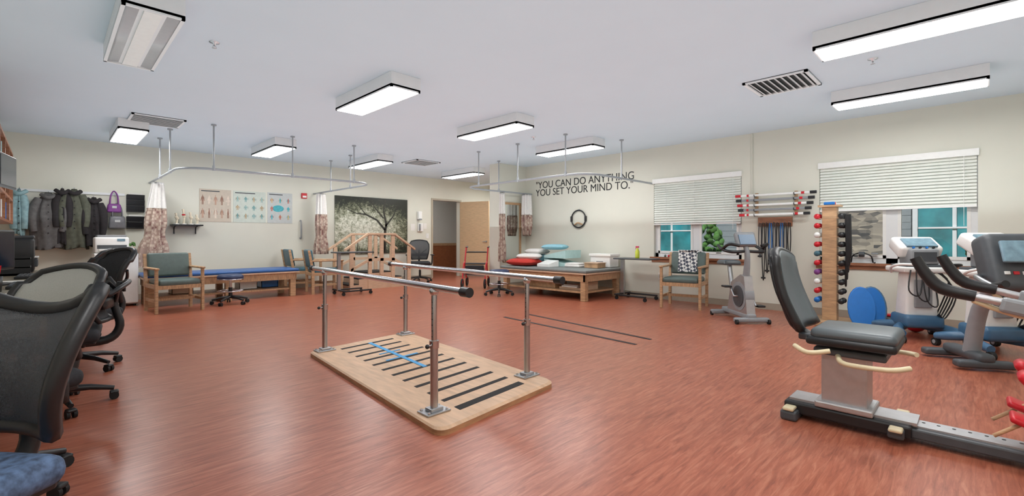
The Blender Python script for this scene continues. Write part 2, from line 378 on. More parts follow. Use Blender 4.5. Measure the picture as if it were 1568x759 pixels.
def base5(c,r=.3,z=.12,m=BLACK,rot=0,cm=BLACK):
    for k in range(5):
        a=R(72*k+rot); ux,uy=math.cos(a),math.sin(a)
        c.tube([(ux*.03,uy*.03,z),(ux*r*.6,uy*r*.6,z-.015),(ux*r,uy*r,z-.045)],[.026,.02,.015],m,seg=8)
        px,py=-uy,ux
        for s in (-1,1): c.cyl((ux*r+px*s*.008,uy*r+py*s*.008,.026),(ux*r+px*s*.026,uy*r+py*s*.026,.026),.026,RUB,seg=14)
        c.box((ux*r,uy*r,.048),(.05,.05,.02),BLACK,bev=.008,rot=(0,0,a))
def office_chair(x,y,rot,back=MESHB,seat=BLK2,arms=True,top=.98,fr=.016,brot=20,name='office_chair',horn=0):
    c=B(name,(x,y,0),R(rot)); base5(c,rot=brot)
    c.cyl((0,0,.1),(0,0,.3),.028,BLACK).cyl((0,0,.28),(0,0,.42),.018,CHROME).box((0,.02,.41),(.24,.28,.04),BLACK,bev=.01)
    c.box((0,-.01,.475),(.5,.49,.085),seat,bev=.04,seg=4).box((0,-.01,.437),(.46,.45,.03),BLACK,bev=.012)
    zb=.56; hh=top-zb
    def bp(s,t):
        wd=(.19+.055*math.sin(t*pi*.75))*(1 if t<.85 or horn else 1-.9*(t-.85))
        yy=.27-.05*math.sin(t*pi)+.10*t*t-.05*s*s
        return (s*wd,yy,zb+hh*t+(horn*(s*s-.6)*max(0,t-.5)*2 if horn else -(.03*s*s if t>.8 else 0)))
    c.panel(bp,12,14,back,off=(0,.012,0))
    n=14
    ring=[bp(-1+2*i/8,0) for i in range(8)]+[bp(1,j/n) for j in range(n)]+[bp(1-2*i/8,1) for i in range(8)]+[bp(-1,1-j/n) for j in range(n)]
    c.tube([(p[0],p[1]+.008,p[2]) for p in ring],fr,BLACK,seg=8,closed=True)
    c.tube([(0,.06,.41),(0,.26,.41),(0,.33,.5),(0,.30,.66),(0,.33,.8)],[.03,.028,.025,.022,.015],BLACK,smooth=5)
    c.panel(lambda s,t:(s*.21,.262-.045*s*s+.02,.64+.07*t),8,3,BLACK,off=(0,.02,0))
    for s in (-1,1): c.tube([(0,.30,.66),(s*.1,.315,.74),(s*.2,.27,.82)],.012,BLACK,smooth=4,seg=8)
    if arms:
        for s in (-1,1):
            c.tube([(s*.2,.04,.42),(s*.29,.04,.44),(s*.31,.04,.55),(s*.31,.03,.66)],[.018,.018,.016,.016],BLACK,smooth=5,seg=8)
            c.box((s*.31,-.01,.675),(.085,.27,.03),BLACK,bev=.013,seg=3)
    c.done()
def stool(x,y,V,name='rolling_stool'):
    c=B(name,(x,y,0)); base5(c,r=.27,m=BLACK,rot=10)
    c.cyl((0,0,.1),(0,0,.42),.02,CHROME).cyl((0,0,.1),(0,0,.28),.03,BLACK)
    c.lathe((0,0,.41),[(0,0),(.17,0),(.19,.012),(.195,.04),(.185,.07),(.16,.085),(0,.09)],V).lathe((0,0,.405),[(0,0),(.195,0),(.197,.018),(.19,.02)],CHROME)
    c.tube([(.19*math.cos(R(a)),.19*math.sin(R(a)),.22) for a in range(0,360,15)],.009,CHROME,closed=True,seg=6)
    for a in (0,120,240): c.cyl((0,0,.22),(.19*math.cos(R(a)),.19*math.sin(R(a)),.22),.007,CHROME,seg=6)
    c.done()
def mat_table(x0,y0,x1,y1,z,V,name='therapy_mat_table'):
    c=B(name); 
    for px in (x0+.1,x1-.1):
        for py in (y0+.1,y1-.1): c.box((px,py,(z-.12)/2),(.1,.1,z-.12),OAK,bev=.006)
    if x1-x0>y1-y0:
        for py in (y0+.1,y1-.1): c.box(((x0+x1)/2,py,(z-.12)/2),(.1,.1,z-.12),OAK,bev=.006)
    c.b2((x0+.04,y0+.04,z-.2),(x1-.04,y0+.08,z-.07),OAKX).b2((x0+.04,y1-.08,z-.2),(x1-.04,y1-.04,z-.07),OAKX)
    c.b2((x0+.04,y0+.04,z-.2),(x0+.08,y1-.04,z-.07),OAK).b2((x1-.08,y0+.04,z-.2),(x1-.04,y1-.04,z-.07),OAK)
    c.b2((x0+.1,y0+.1,.13),(x1-.1,y1-.1,.16),OAKX)
    c.b2((x0,y0,z-.075),(x1,y1,z-.05),PINE)
    c.box(((x0+x1)/2,(y0+y1)/2,z-.025),(x1-x0,y1-y0,.055),V,bev=.022,seg=4); c.done()

armchair(1.36,8.64,6,GREENV)
mat_table(1.05,9.15,3.4,9.96,.52,BLUEV)
stool(2.15,8.8,NAVY)
armchair(3.98,9.4,80,TEALV); armchair(3.85,10.15,85,TEALV)
mat_table(6.5,4.72,7.7,6.85,.54,GREYV)
stool(6.15,6.5,NAVY)
armchair(7.2,3.3,-78,GREENV,True)
office_chair(6.62,9.9,-30,arms=True,top=1.05)
for i,(px,py) in enumerate(((1.6,9.6),(2.6,9.6),(3.0,9.7))):
    m=(PINE,WHITE,BLUE)[i]
    c=B('storage_box',(px,py,.161)); c.b2((-.15,-.15,0),(.15,.15,.01),m)
    for s in (-1,1): c.b2((s*.15,-.15,0),(s*.14,.15,.12),m).b2((-.15,s*.15,0),(.15,s*.14,.12),m)
    c.b2((-.155,-.155,.12),(.155,.155,.135),m); c.done()
c=B('wooden_step_platform'); c.b2((6.75,4.95,.162),(7.2,5.5,.2),PINE).b2((6.75,4.95,.2),(7.2,4.98,.3),PINE).b2((6.75,5.6,.162),(7.1,6.3,.3),OAKX); c.done()
B('paper_stack').box((6.85,5.25,.214),(.25,.35,.024),PAPER).box((6.88,5.25,.236),(.22,.33,.02),PAPER).done()
def pillow(x,y,z,dx,dy,dz,m,rot=0,name='pillow'):
    c=B(name,(x,y,z),R(rot)); N=14
    def f(sg): 
        return lambda s,t:(s*dx/2*(1-.06*(2*t-1)**2),(2*t-1)*dy/2*(1-.06*s*s),sg*dz/2*(max(0,(1-s**4)*(1-(2*t-1)**4)))**.5)
    c.panel(f(1),N,N,m,off=(0,0,-.002)).panel(f(-1),N,N,m,off=(0,0,.002)); c.done()
pillow(6.85,6.5,.62,.55,.6,.15,REDF,10); pillow(6.95,6.45,.73,.45,.5,.12,WFAB,30)
def wedge(x,y,z,w,d,h,m,rot=0,name='foam_wedge'):
    c=B(name,(x,y,z),R(rot)); c.prism([(-w/2,-d/2,0),(-w/2,d/2,0),(-w/2,d/2,h),(-w/2,-d/2,.05)],(w,0,0),m); c.done()
wedge(7.4,5.95,.545,.5,.55,.14,PALEB,0); wedge(7.4,5.95,.70,.5,.55,.16,PALEB,180)
pillow(7.35,6.1,.92,.45,.5,.11,SKYB,20); pillow(7.35,6.55,.66,.45,.45,.2,SKYB); pillow(7.3,6.55,.82,.4,.45,.12,WFAB)
wedge(6.95,5.95,.545,.3,.3,.12,WHITE,-90)
B('folded_towel').box((7.2,5.45,.57),(.3,.35,.05),WFAB,bev=.02,seg=3).box((7.2,5.45,.61),(.28,.33,.03),WFAB,bev=.012,seg=3).done()
B('storage_crate').b2((7.45,4.85,.545),(7.75,5.3,.78),WHITE,bev=.015).b2((7.43,4.83,.75),(7.77,5.32,.80),WHITE,bev=.01).b2((7.44,5.0,.62),(7.45,5.15,.66),GREY).done()
B('wooden_box').b2((7.12,4.9,.545),(7.38,5.2,.63),OAKX,bev=.006).b2((7.11,4.89,.63),(7.39,5.21,.645),PINE).done()
def overbed(x,y,rot,h=.73,name='overbed_table'):
    c=B(name,(x,y,0),R(rot))
    c.box((0,0,h),(.4,.72,.025),DGREY,bev=.01); c.b2((-.02,.25,.08),(.03,.31,h-.01),STEEL)
    c.box((0,.28,.09),(.5,.05,.03),BLACK,bev=.01).box((-.2,0,.08),(.04,.6,.03),BLACK,bev=.01).box((.2,0,.08),(.04,.6,.03),BLACK,bev=.01)
    for a in (-.2,.2):
        for b in (-.28,.28): c.cyl((a-.012,b,.033),(a+.012,b,.033),.033,RUB).cyl((a,b,.05),(a,b,.075),.01,STEEL)
    c.done()
overbed(7.45,4.3,0)
s=B('spray_bottle',(7.4,4.25,.743)); s.lathe((0,0,0),[(0,0),(.035,0),(.038,.02),(.038,.12),(.02,.16),(.014,.18)],YEL).box((0,0,.2),(.03,.06,.03),PINK,bev=.006).tube([(0,.02,.19),(0,.035,.16)],.005,PINK,seg=6); s.done()
overbed(4.25,8.7,90,.82)
# training stairs
c=B('training_stairs',(5.2,9.66,0)); 
for (x0,x1,z) in ((-.75,-.52,.12),(-.52,-.3,.24),(-.3,.3,.36),(.3,.52,.24),(.52,.75,.12)):
    c.b2((x0,-.36,z-.025),(x1,.36,z),STRIP).b2((x0,-.37,0),(x1,-.33,z-.02),PINE).b2((x0,.33,0),(x1,.37,z-.02),PINE).b2((x0,-.33,0),(x0+.02,.33,z-.025),PINE)
for y in (-.39,.39):
    for x in (-.7,-.28,.28,.7):
        zt=1.17 if abs(x)<=.3 else 1.17-(abs(x)-.3)*.65
        c.b2((x-.04,y-.02,0),(x+.04,y+.02,zt),PINE)
    if y<0: c.b2((-.04,y-.02,.3),(.04,y+.02,1.17),PINE)
    c.box((0,y,1.19),(.66,.07,.045),PINE,bev=.008)
    for s in (-1,1):
        c.prism([(s*.32,y-.035,1.17),(s*.32,y-.035,1.215),(s*.85,y-.035,.87),(s*.85,y-.035,.825)],(0,.07,0),PINE)
        c.prism([(s*.3,y-.02,.6),(s*.3,y-.02,.66),(s*.72,y-.02,.45),(s*.72,y-.02,.39)],(0,.04,0),PINE)
    c.b2((-.3,y-.02,.6),(.3,y+.02,.66),PINE)
c.done()
# rollator
c=B('red_rollator',(6.75,7.9,0),R(-50)); w=.25
for s in (-1,1):
    c.tube([(s*w,.3,.11),(s*w,.05,.5),(s*w,.2,.88)],.015,RED,smooth=4).tube([(s*w,-.28,.11),(s*w,-.1,.52),(s*w,.1,.56)],.015,RED,smooth=4)
    c.tube([(s*w,.2,.88),(s*w,.33,.9)],.022,BLACK).tube([(s*w,.2,.82),(s*w,.32,.83)],.006,BLACK,seg=6)
    for y in (-.28,.3):
        c.tube([(s*w,y+.088*math.cos(R(a)),.11+.088*math.sin(R(a))) for a in range(0,360,20)],.021,RUB,closed=True,seg=8)
        for a in range(0,180,45): c.cyl((s*w,y+.08*math.cos(R(a)),.11+.08*math.sin(R(a))),(s*w,y-.08*math.cos(R(a)),.11-.08*math.sin(R(a))),.006,GREY,seg=6)
c.box((0,.03,.53),(.44,.3,.03),BLACK,bev=.01).cyl((-w,-.2,.35),(w,-.2,.35),.01,RED).tube([(-w,.16,.78),(-.15,.28,.78),(.15,.28,.78),(w,.16,.78)],.016,BLACK,smooth=4)
c.b2((-.2,-.2,.3),(.2,-.05,.5),BLK2,bev=.02); c.done()

# ---------------- parallel bars ----------------
LD=Vector((.21,2.36,0)); SD=Vector((1.15,.13,0)); N0=Vector((1.52,2.08,0))
def PB(u,v,z=0): p=N0+SD*u+LD*v; return Vector((p.x,p.y,z))
PLY=wood('plywood',(198,162,130),noise=.16,stretch=(8,1.5,1),scale=3)
c=B('parallel_bars')
def rr(inset,z,n=6):
    out=[]; rx=.07; ry=.035
    for (cx,cy,a0) in ((1-rx,1-ry,0),(rx,1-ry,90),(rx,ry,180),(1-rx,ry,270)):
        for i in range(n+1):
            a=R(a0+90*i/n); out.append(PB(cx+(rx)*math.cos(a),cy+(ry)*math.sin(a),z))
    ctr=PB(.5,.5,z)
    return [ctr+(p-ctr)*(1-inset) for p in out]
lo=rr(0,.0); mi_=rr(0,.03); up=rr(.02,.04); n=len(lo)
EDGE=wood('plywood_edge',(170,128,92))
c.add(lo+mi_,[[i,(i+1)%n,(i+1)%n+n,i+n] for i in range(n)],EDGE); c.add(mi_+up,[[i,(i+1)%n,(i+1)%n+n,i+n] for i in range(n)],PLY); c.add(up,[list(range(n))],PLY)
def flat(u0,v0,u1,v1,z,m,t=.002):
    q=[PB(u0,v0,z),PB(u1,v0,z),PB(u1,v1,z),PB(u0,v1,z)]; c.prism(q,(0,0,t),m)
for k in range(12):
    v=.06+k*.0775
    flat(.23,v,.80 if k<9 else .75,v+(.018 if k else .028),.0395,STRIP)
flat(.49,.45,.525,.93,.0418,TAPE); flat(.36,.62,.66,.632,.042,TAPE); flat(.4,.72,.6,.73,.042,TAPE)
posts=[(.11,.105),(.93,.105),(.11,.955),(.93,.955)]
for (u,v) in posts:
    p=PB(u,v)
    c.box((p.x,p.y,.046),(.17,.12,.01),STEEL,bev=.003).box((p.x,p.y,.06),(.09,.07,.02),STEEL,bev=.005)
    for sx in (-1,1):
        for sy in (-1,1): c.cyl((p.x+sx*.065,p.y+sy*.042,.05),(p.x+sx*.065,p.y+sy*.042,.06),.009,CHROME,seg=8)
    c.cyl((p.x,p.y,.05),(p.x,p.y,.46),.024,STEEL).cyl((p.x,p.y,.44),(p.x,p.y,.78),.018,CHROME).cyl((p.x,p.y,.43),(p.x,p.y,.475),.03,CHROME)
    c.tube([(p.x,p.y,.45),(p.x-.06,p.y-.02,.45)],.006,CHROME,seg=8).ball((p.x-.065,p.y-.022,.45),.014,BLACK)
    c.ball((p.x,p.y,.775),.03,CHROME)
    for h in range(7): c.cyl((p.x-.0185,p.y-.003,.5+h*.035),(p.x-.0165,p.y-.003,.5+h*.035),.004,RUB,seg=6)
for u in (.11,.93):
    a=PB(u,-.03,.80); b=PB(u,1.1,.80); d_=(b-a).normalized()
    c.cyl(a,b,.021,CHROME); c.cyl(a-d_*.06,a+d_*.01,.028,BLACK).cyl(b,b+d_*.05,.026,BLACK)
c.done()
t=B('floor_tape_lines')
DT=mat('dark_tape',(46,34,34),.7,noise=.05)
for (a,b) in (((4.47,4.65),(4.27,2.48)),((4.88,4.58),(4.6,2.49))):
    t.prism([(a[0],a[1],.001),(b[0],b[1],.001),(b[0]+.05,b[1],.001),(a[0]+.05,a[1],.001)],(0,0,.002),DT)
t.done()

# ---------------- back wall items ----------------
PBG=[mat('poster_bg_tan',(200,188,172),.8,noise=.04),mat('poster_bg_pale',(200,208,198),.8,noise=.04),mat('poster_bg_grey',(192,196,194),.8,noise=.04)]
def poster(x0,x1,z0,z1,kind):
    c=B('anatomy_poster'); y=YB-.008
    c.b2((x0,y,z0),(x1,YB,z1),PBG[kind])
    cols={0:[(186,150,130),(150,116,100),(220,205,190)],1:[(120,160,160),(180,160,130),(150,180,176)],2:[(80,170,180),(180,110,100),(200,176,130)]}[kind]
    ms=[mat('poster_ink_%d_%d'%(kind,i),cc,.8,noise=.15) for i,cc in enumerate(cols)]
    w=x1-x0; h=z1-z0
    c.b2((x0+.03,y-.002,z1-.05),(x1-.2,y,z1-.03),DGREY)
    rows,colsn=((2,5) if kind==0 else (3,4) if kind==1 else (3,3))
    for i in range(colsn):
        for j in range(rows):
            cx=x0+w*(i+.5)/colsn; cz=z0+.04+(h-.12)*(j+.5)/rows
            hh=h*(.15 if kind==0 else .08); r_=w*(.03 if kind==0 else .035)
            c.ball((cx,y,cz+hh*.85),r_*.55,ms[(i+j)%3],(1,.06,1))
            c.ball((cx,y,cz+hh*.2),r_,ms[(i+j)%3],(1,.04,hh*.55/r_))
            for s in (-1,1):
                c.box((cx+s*r_*1.3,y-.001,cz+hh*.15),(.01,.002,hh*.9),ms[(i+1)%3],rot=(0,s*-.2,0)).b2((cx+s*r_*.5-.006,y-.0015,cz-hh),(cx+s*r_*.5+.006,y,cz),ms[(i+j)%3])
            for q in range(3): c.b2((cx+r_*1.7,y-.001,cz+hh*.4-.014*q),(cx+r_*2.6,y,cz+hh*.4-.014*q+.004),GREY)
    if kind==2: c.ball((x0+w*.42,y,z0+h*.48),.09,ms[0],(1.3,.03,.8))
    c.done()
poster(2.06,2.6,1.42,2.06,0); poster(2.64,3.24,1.42,2.06,1); poster(3.28,3.78,1.42,2.07,2)
TRUNK=mat('print_trunk',(44,42,36),.4,noise=.3)
c=B('forest_picture').b2((4.73,YB-.03,.72),(6.68,YB,2.1),FOREST)
yp=YB-.031
def br(pts,w):
    for i in range(len(pts)-1):
        (x0,z0),(x1,z1)=pts[i],pts[i+1]; a=w*(1-i/len(pts)); b=w*(1-(i+1)/len(pts))
        L_=math.hypot(x1-x0,z1-z0) or 1; nx,nz=-(z1-z0)/L_,(x1-x0)/L_
        c.prism([(x0-nx*a,yp,z0-nz*a),(x0+nx*a,yp,z0+nz*a),(x1+nx*b,yp,z1+nz*b),(x1-nx*b,yp,z1-nz*b)],(0,.002,0),TRUNK)
br([(6.02,.72),(6.0,1.1),(6.06,1.45),(5.98,1.8),(6.05,2.09)],.05); br([(6.03,1.3),(5.8,1.55),(5.5,1.68),(5.25,1.7),(5.0,1.8)],.03); br([(6.04,1.4),(6.25,1.65),(6.4,1.95)],.025); br([(5.98,1.6),(5.75,1.85),(5.6,2.08)],.02); br([(5.5,1.68),(5.35,1.85),(5.2,2.0)],.012)
for k in range(8): br([(4.8+k*.24,.72),(4.82+k*.24,.86+.12*(k%3))],.012)
c.done()
B('fire_alarm').b2((3.97,YB-.04,1.98),(4.09,YB,2.1),RED,bev=.008).b2((3.99,YB-.05,2.0),(4.07,YB-.04,2.04),WHITE).done()
B('wall_grab_handle').tube([(3.95,YB-.0,1.1),(3.95,YB-.06,1.12),(3.95,YB-.06,1.46),(3.95,YB-.0,1.48)],.014,GREY,smooth=4).done()
c=B('wall_shelf').b2((1.6,YB-.24,1.33),(2.08,YB,1.355),BLACK)
for x in (1.66,2.0): c.tube([(x,YB-.01,1.18),(x,YB-.02,1.3),(x,YB-.2,1.33)],.01,BLACK,smooth=4,seg=6)
c.done()
BONE=mat('bone_plastic',(226,214,190),.5,noise=.05)
for i,x in enumerate((1.68,1.79,1.9,2.0)):
    c=B('anatomical_joint_model',(x,YB-.12,1.356)); hh=(.22,.3,.24,.2)[i]
    c.cyl((0,0,0),(0,0,.015),.045,WHITE).tube([(0,0,.01),(.01,0,hh*.45)],[.02,.014],BONE,smooth=3).ball((.01,0,hh*.5),.026,BONE,(1.2,1,.9)).ball((0.0,0,hh*.6),.026,RED if i==1 else BONE,(1.2,1,.7)).tube([(0,0,hh*.62),(-.01,0,hh*.95)],[.014,.02],BONE); c.done()
for (z0,z1,k) in ((1.56,1.86,0),(1.27,1.48,1)):
    c=B('wall_file_organizer'); x0,x1=.97,1.22
    c.b2((x0,YB-.02,z0),(x1,YB,z1),BLACK)
    n=3 if k==0 else 2
    for j in range(n):
        z=z0+.02+j*(z1-z0)/n
        c.box(((x0+x1)/2,YB-.07,z+.045),(x1-x0,.012,.09),BLACK,rot=(R(20),0,0)).b2((x0,YB-.08,z-.01),(x1,YB-.02,z),BLACK).box(((x0+x1)/2,YB-.05,z+.075),(x1-x0-.06,.004,.09),PAPER,rot=(R(12),0,0))
    c.done()
def coat(x,wd,zt,zb,m,depth=.13,name='hanging_coat',hood=None):
    c=B(name,(x,YB-.15,0)); ph=random.random()*6
    def fn(s,t):
        th=s*pi; z=zb+(zt-zb)*t; k=1-t
        r=wd*.5*(.2+.8*min(1,k*2.6)**.7)*(1+.08*k); r*=1+.10*math.sin(6*th+ph+z*2)*min(1,k*2)+.05*math.sin(11*th+z*7)
        return (math.cos(th)*r,math.sin(th)*r*depth/(wd*.5)*.8,z+.02*math.sin(3*th+ph)*(k))
    c.panel(fn,60,16,m,off=(0,0,.004))
    for s in (-1,1):
        c.tube([(s*wd*.3,-.02,zt-.1),(s*wd*.46,-.05,zt-.25),(s*wd*.5,-.07,zt-.45),(s*wd*.44,-.09,zt-.62)],[.05,.06,.052,.04],m,smooth=5,seg=12)
    c.tube([(-.08,-.03,zt-.03),(0,-.09,zt-.08),(.08,-.03,zt-.03)],.03,hood or m,smooth=5)
    for q in range(5): c.ball((.0,-depth*.95,zt-.2-.11*q),.01,BLACK)
    c.tube([(0,.0,zt+.02),(0,.06,zt+.03),(0,.11,zt+.0)],.006,STEEL,seg=6); c.done()
CG=mat('coat_grey',(92,90,90),.9,noise=.2); CO=mat('coat_olive',(82,84,72),.9,noise=.2); CB=mat('coat_black',(38,34,36),.9,noise=.2); CT=mat('scarf_teal',(130,160,165),.9,noise=.2)
coat(.0,.36,1.82,.93,CG); coat(.3,.3,1.9,.93,CO,hood=CB); coat(.54,.24,1.78,.96,CB); coat(-.32,.12,1.86,1.15,CT); coat(.16,.16,1.9,1.0,CB)
def bag(x,z,w,h,m,name='handbag'):
    c=B(name,(x,YB-.12,z)); c.box((0,0,h/2),(w,.12,h),m,bev=.03,seg=3,taper=.85)
    for y in (-.05,.05): c.tube([(-w*.28,y,h*.9),(-w*.22,y*.6,h+.14),(0,y*.2+.03,h+.22),(w*.22,y*.6,h+.14),(w*.28,y,h*.9)],.009,m,smooth=5,seg=8)
    c.box((0,-.062,h*.6),(w*.3,.01,.04),STEEL); c.done()
bag(.84,1.26,.24,.22,mat('bag_grey_leather',(110,110,114),.4,noise=.1)); bag(.8,1.54,.2,.15,PURP)
B('coat_hook_rail').b2((-.45,YB-.02,1.84),(.95,YB,1.88),WMET).done()
c=B('mini_fridge'); c.b2((.5,9.72,.03),(1.04,10.2,.86),WHITE,bev=.012).b2((.5,9.66,.05),(1.04,9.715,.855),WHITE,bev=.012).b2((.54,9.63,.5),(.57,9.66,.8),WMET)
for x in (.54,1.0):
    for y in (9.75,10.15): c.cyl((x,y,0),(x,y,.04),.02,BLACK)
c.done()
c=B('desktop_printer'); c.box((.72,9.95,.99),(.42,.42,.25),WHITE,bev=.025,seg=3).box((.72,9.95,1.13),(.36,.36,.04),GREY,bev=.01).b2((.56,9.66,.9),(.88,9.76,.92),WHITE).b2((.54,9.735,.93),(.9,9.74,.99),DGREY).b2((.78,9.735,1.05),(.88,9.74,1.09),LCD); c.done()
c=B('potted_plant',(.99,10.0,.86)); c.lathe((0,0,0),[(0,0),(.03,0),(.04,.09),(.037,.09),(.033,.07),(0,.07)],OAK)
for k in range(14):
    a=k*2.4; c.ball((.03*math.cos(a),.03*math.sin(a),.12+.02*(k%3)),.022,GRASS,(1.2,.5,.5),rot=(.3*k,.5,a))
c.done()
B('light_switch_plate').b2((7.28,YB-.008,1.1),(7.37,YB,1.23),WHITE).b2((7.315,YB-.014,1.15),(7.335,YB-.008,1.18),WMET).done()
B('wall_phone').b2((7.0,YB-.06,1.28),(7.16,YB,1.5),WHITE,bev=.01).b2((7.02,YB-.09,1.3),(7.06,YB-.06,1.48),GREY,bev=.01).done()
B('soap_dispenser').b2((6.98,YB-.1,1.6),(7.1,YB,1.82),WHITE,bev=.02).b2((7.0,YB-.11,1.58),(7.08,YB,1.62),GREY).done()
B('wall_notices').b2((6.8,YB-.004,1.3),(6.93,YB,1.48),PAPER).b2((7.2,YB-.004,1.35),(7.3,YB,1.5),PAPER).done()
cu=bpy.data.curves.new('wall_lettering','FONT'); cu.body='"YOU CAN DO ANYTHING\nYOU SET YOUR MIND TO."'; cu.size=.215; cu.extrude=.002; cu.space_line=.8
to=bpy.data.objects.new('wall_lettering',cu); sc.collection.objects.link(to); cu.materials.append(BLACK)
bpy.context.view_layer.update(); to.scale=(2.5/to.dimensions.x,1,1); to.rotation_euler=(pi/2,0,-pi/2); to.location=(XR-.003,7.08,2.22)
for (nm,x,y,z) in (('exercise_ring',XR-.03,5.86,1.5),):
    c=B(nm,(x,y,z)); c.tube([(0,.18*math.cos(R(a)),.18*math.sin(R(a))) for a in range(0,360,12)],.014,BLACK,closed=True)
    for s in (-1,1): c.box((0,s*.18,0),(.05,.04,.12),BLACK,bev=.015,seg=3)
    c.tube([(0,-.1,-.12),(-.02,0,-.08),(0,.1,-.12)],.015,OAK,smooth=4); c.tube([(.02,0,.17),(0,0,.2),(.03,0,.2)],.008,STEEL); c.done()
c=B('wall_mirror'); c.b2((7.15,7.385,.62),(7.62,7.399,1.85),MIRROR)
for a,b in (((7.1,.57),(7.15,1.9)),((7.62,.57),(7.67,1.9)),((7.15,.57),(7.62,.62)),((7.15,1.85),(7.62,1.9))): c.b2((a[0],7.37,a[1]),(b[0],7.399,b[1]),OAK)
c.done()
B('wall_outlet').b2((XR-.008,4.0,.35),(XR,4.08,.47),WHITE).b2((XR-.01,4.02,.38),(XR-.008,4.06,.44),GREY).done()
B('wall_conduit').cyl((XR-.012,2.49,1.78),(XR-.012,2.49,H-.001),.01,WALL,seg=8).b2((XR-.03,2.46,1.7),(XR,2.52,1.79),WHITE).done()

# ---------------- bar rack & bands ----------------
c=B('weighted_bar_rack')
for y in (1.88,2.42): c.b2((XR-.03,y-.02,1.44),(XR,y+.02,1.8),OAK)
for k in range(5):
    z=1.76-k*.075; m=(WHITE,GREY,WHITE,GREY,WHITE)[k]; x=XR-.12-.012*(k%2)
    c.cyl((x,1.62+.02*k,z),(x,2.68-.015*k,z),.017,m,seg=12).cyl((x,1.6+.02*k,z),(x,1.68+.02*k,z),.022,BLACK).cyl((x,2.62-.015*k,z),(x,2.7-.015*k,z),.022,BLACK if k%2 else RED)
    c.cyl((x,1.75+.02*k,z),(x,1.79+.02*k,z),.019,RED).cyl((x,2.5,z),(x,2.53,z),.019,RED)
    for y in (1.88,2.42): c.tube([(XR-.02,y,z-.015),(x-.01,y,z-.024),(x-.03,y,z+.01)],.005,BLACK,seg=6)
c.done()
c=B('resistance_band_rack').b2((XR-.03,1.93,1.28),(XR,2.4,1.42),BROWN)
cl=[BLACK,BLACK,BLUE,BLACK,DGREY,BLUE,BLACK,BLACK,DGREY]
for k in range(9):
    y=1.96+k*.05; L_=.5+.11*((k*5)%4); x=XR-.06-.012*(k%2)
    c.tube([(XR-.03,y,1.33),(x-.03,y,1.33),(x-.035,y,1.35)],.005,STEEL,seg=6)
    c.tube([(x,y-.012,1.33),(x,y-.02,1.33-L_*.5),(x,y-.006,1.33-L_),(x,y+.006,1.33-L_),(x,y+.02,1.33-L_*.5),(x,y+.012,1.33)],.007,cl[k],smooth=5,seg=6)
    c.cyl((x,y-.03,1.32-L_),(x,y+.03,1.32-L_),.014,BLACK,seg=8)
c.done()
c=B('dumbbell_rack',(7.15,1.33,0),R(0))
c.b2((-.3,-.25,0),(.3,.25,.05),OAKX,bev=.006).b2((-.06,-.08,.05),(.06,.08,1.5),OAK,bev=.006)
c.b2((-.09,-.12,1.5),(.09,.12,1.525),OAK)
DC=[BLUE,RED,WHITE,PURP,RED,TEALV,RED,WHITE,RED,RED]
for k in range(10):
    z=.3+k*.12
    for s in (1,-1):
        y=s*.13
        c.b2((-.05,min(y,s*.08),z-.03),(.05,max(y,s*.08)+.0,z-.022),PINE)
        c.cyl((-.06,y,z),(.06,y,z),.013,GREY if s>0 else BLACK,seg=8)
        for e_ in (-1,1): c.ball((e_*.075,y,z),.036,DC[k] if s>0 else BLACK,(.8,1,1))
for k in range(5):
    y=-.17-.012*k; c.tube([(-.05,y,1.4),(-.06,y-.01,1.0),(-.04,y,.55+.08*k),(.0,y,.55+.08*k),(.02,y,1.0),(-.03,y,1.4)],.01,BLACK,smooth=4,seg=6)
for s,m in ((-.05,BLUE),(0,RED),(.05,WHITE)): c.box((s,0,1.545),(.04,.12,.04),m,bev=.01)
c.done()
c=B('balance_board',(6.98,.96,0),R(20))
for k in range(2):
    th=R(16)
    pts=[]
    for q in range(24):
        a=2*pi*q/24; yy=.13*math.cos(a); zz=.25+.25*math.sin(a)
        pts.append((k*.1+zz*math.sin(th)*1.0,yy-.13*k,zz*math.cos(th)+.002))
    c.prism(pts,(.03,0,.0),BLUE)
    c.tube([(p[0]+.015,p[1],p[2]) for p in pts],.016,BLUE if k==0 else STEELB,closed=True,seg=8)
c.done()
c=B('medicine_ball',(7.2,.5,.11)); c.ball((0,0,0),.11,RED).tube([(.111*math.cos(R(a)),.111*math.sin(R(a)),0) for a in range(0,360,20)],.006,BLACK,closed=True,seg=6); c.done()
B('ankle_weight').box((7.5,.8,.06),(.2,.25,.12),BLACK,bev=.04,seg=3).box((7.5,.8,.13),(.12,.1,.03),RED,bev=.01).done()
B('exercise_ball_small').ball((XR-.01,1.35,ZS+.062),.06,BONE).lathe((XR-.01,1.35,ZS),[(0,0),(.03,0),(.035,.01),(.02,.012)],BLACK).done()
c=B('pedal_exerciser',(XR-.0,1.1,ZS)); 
for s in (-1,1): c.tube([(.03,s*.12,.01),(.0,s*.1,.1),(-.0,s*.02,.14)],.009,BLACK,smooth=4,seg=6).box((-.0,s*.14,.13),(.05,.07,.02),GREY,bev=.006).tube([(-.03,s*.14,.009),(.04,s*.14,.009)],.009,RUB,seg=6)
c.cyl((0,-.03,.12),(0,.03,.12),.035,DGREY); c.done()
c=B('sill_clutter_toys'); 
for k in range(5): c.ball((XR-.0,3.95-k*.07,ZS+.022),.022,(GREENV,RED,PURP,YEL,BLUE)[k])
c.done()
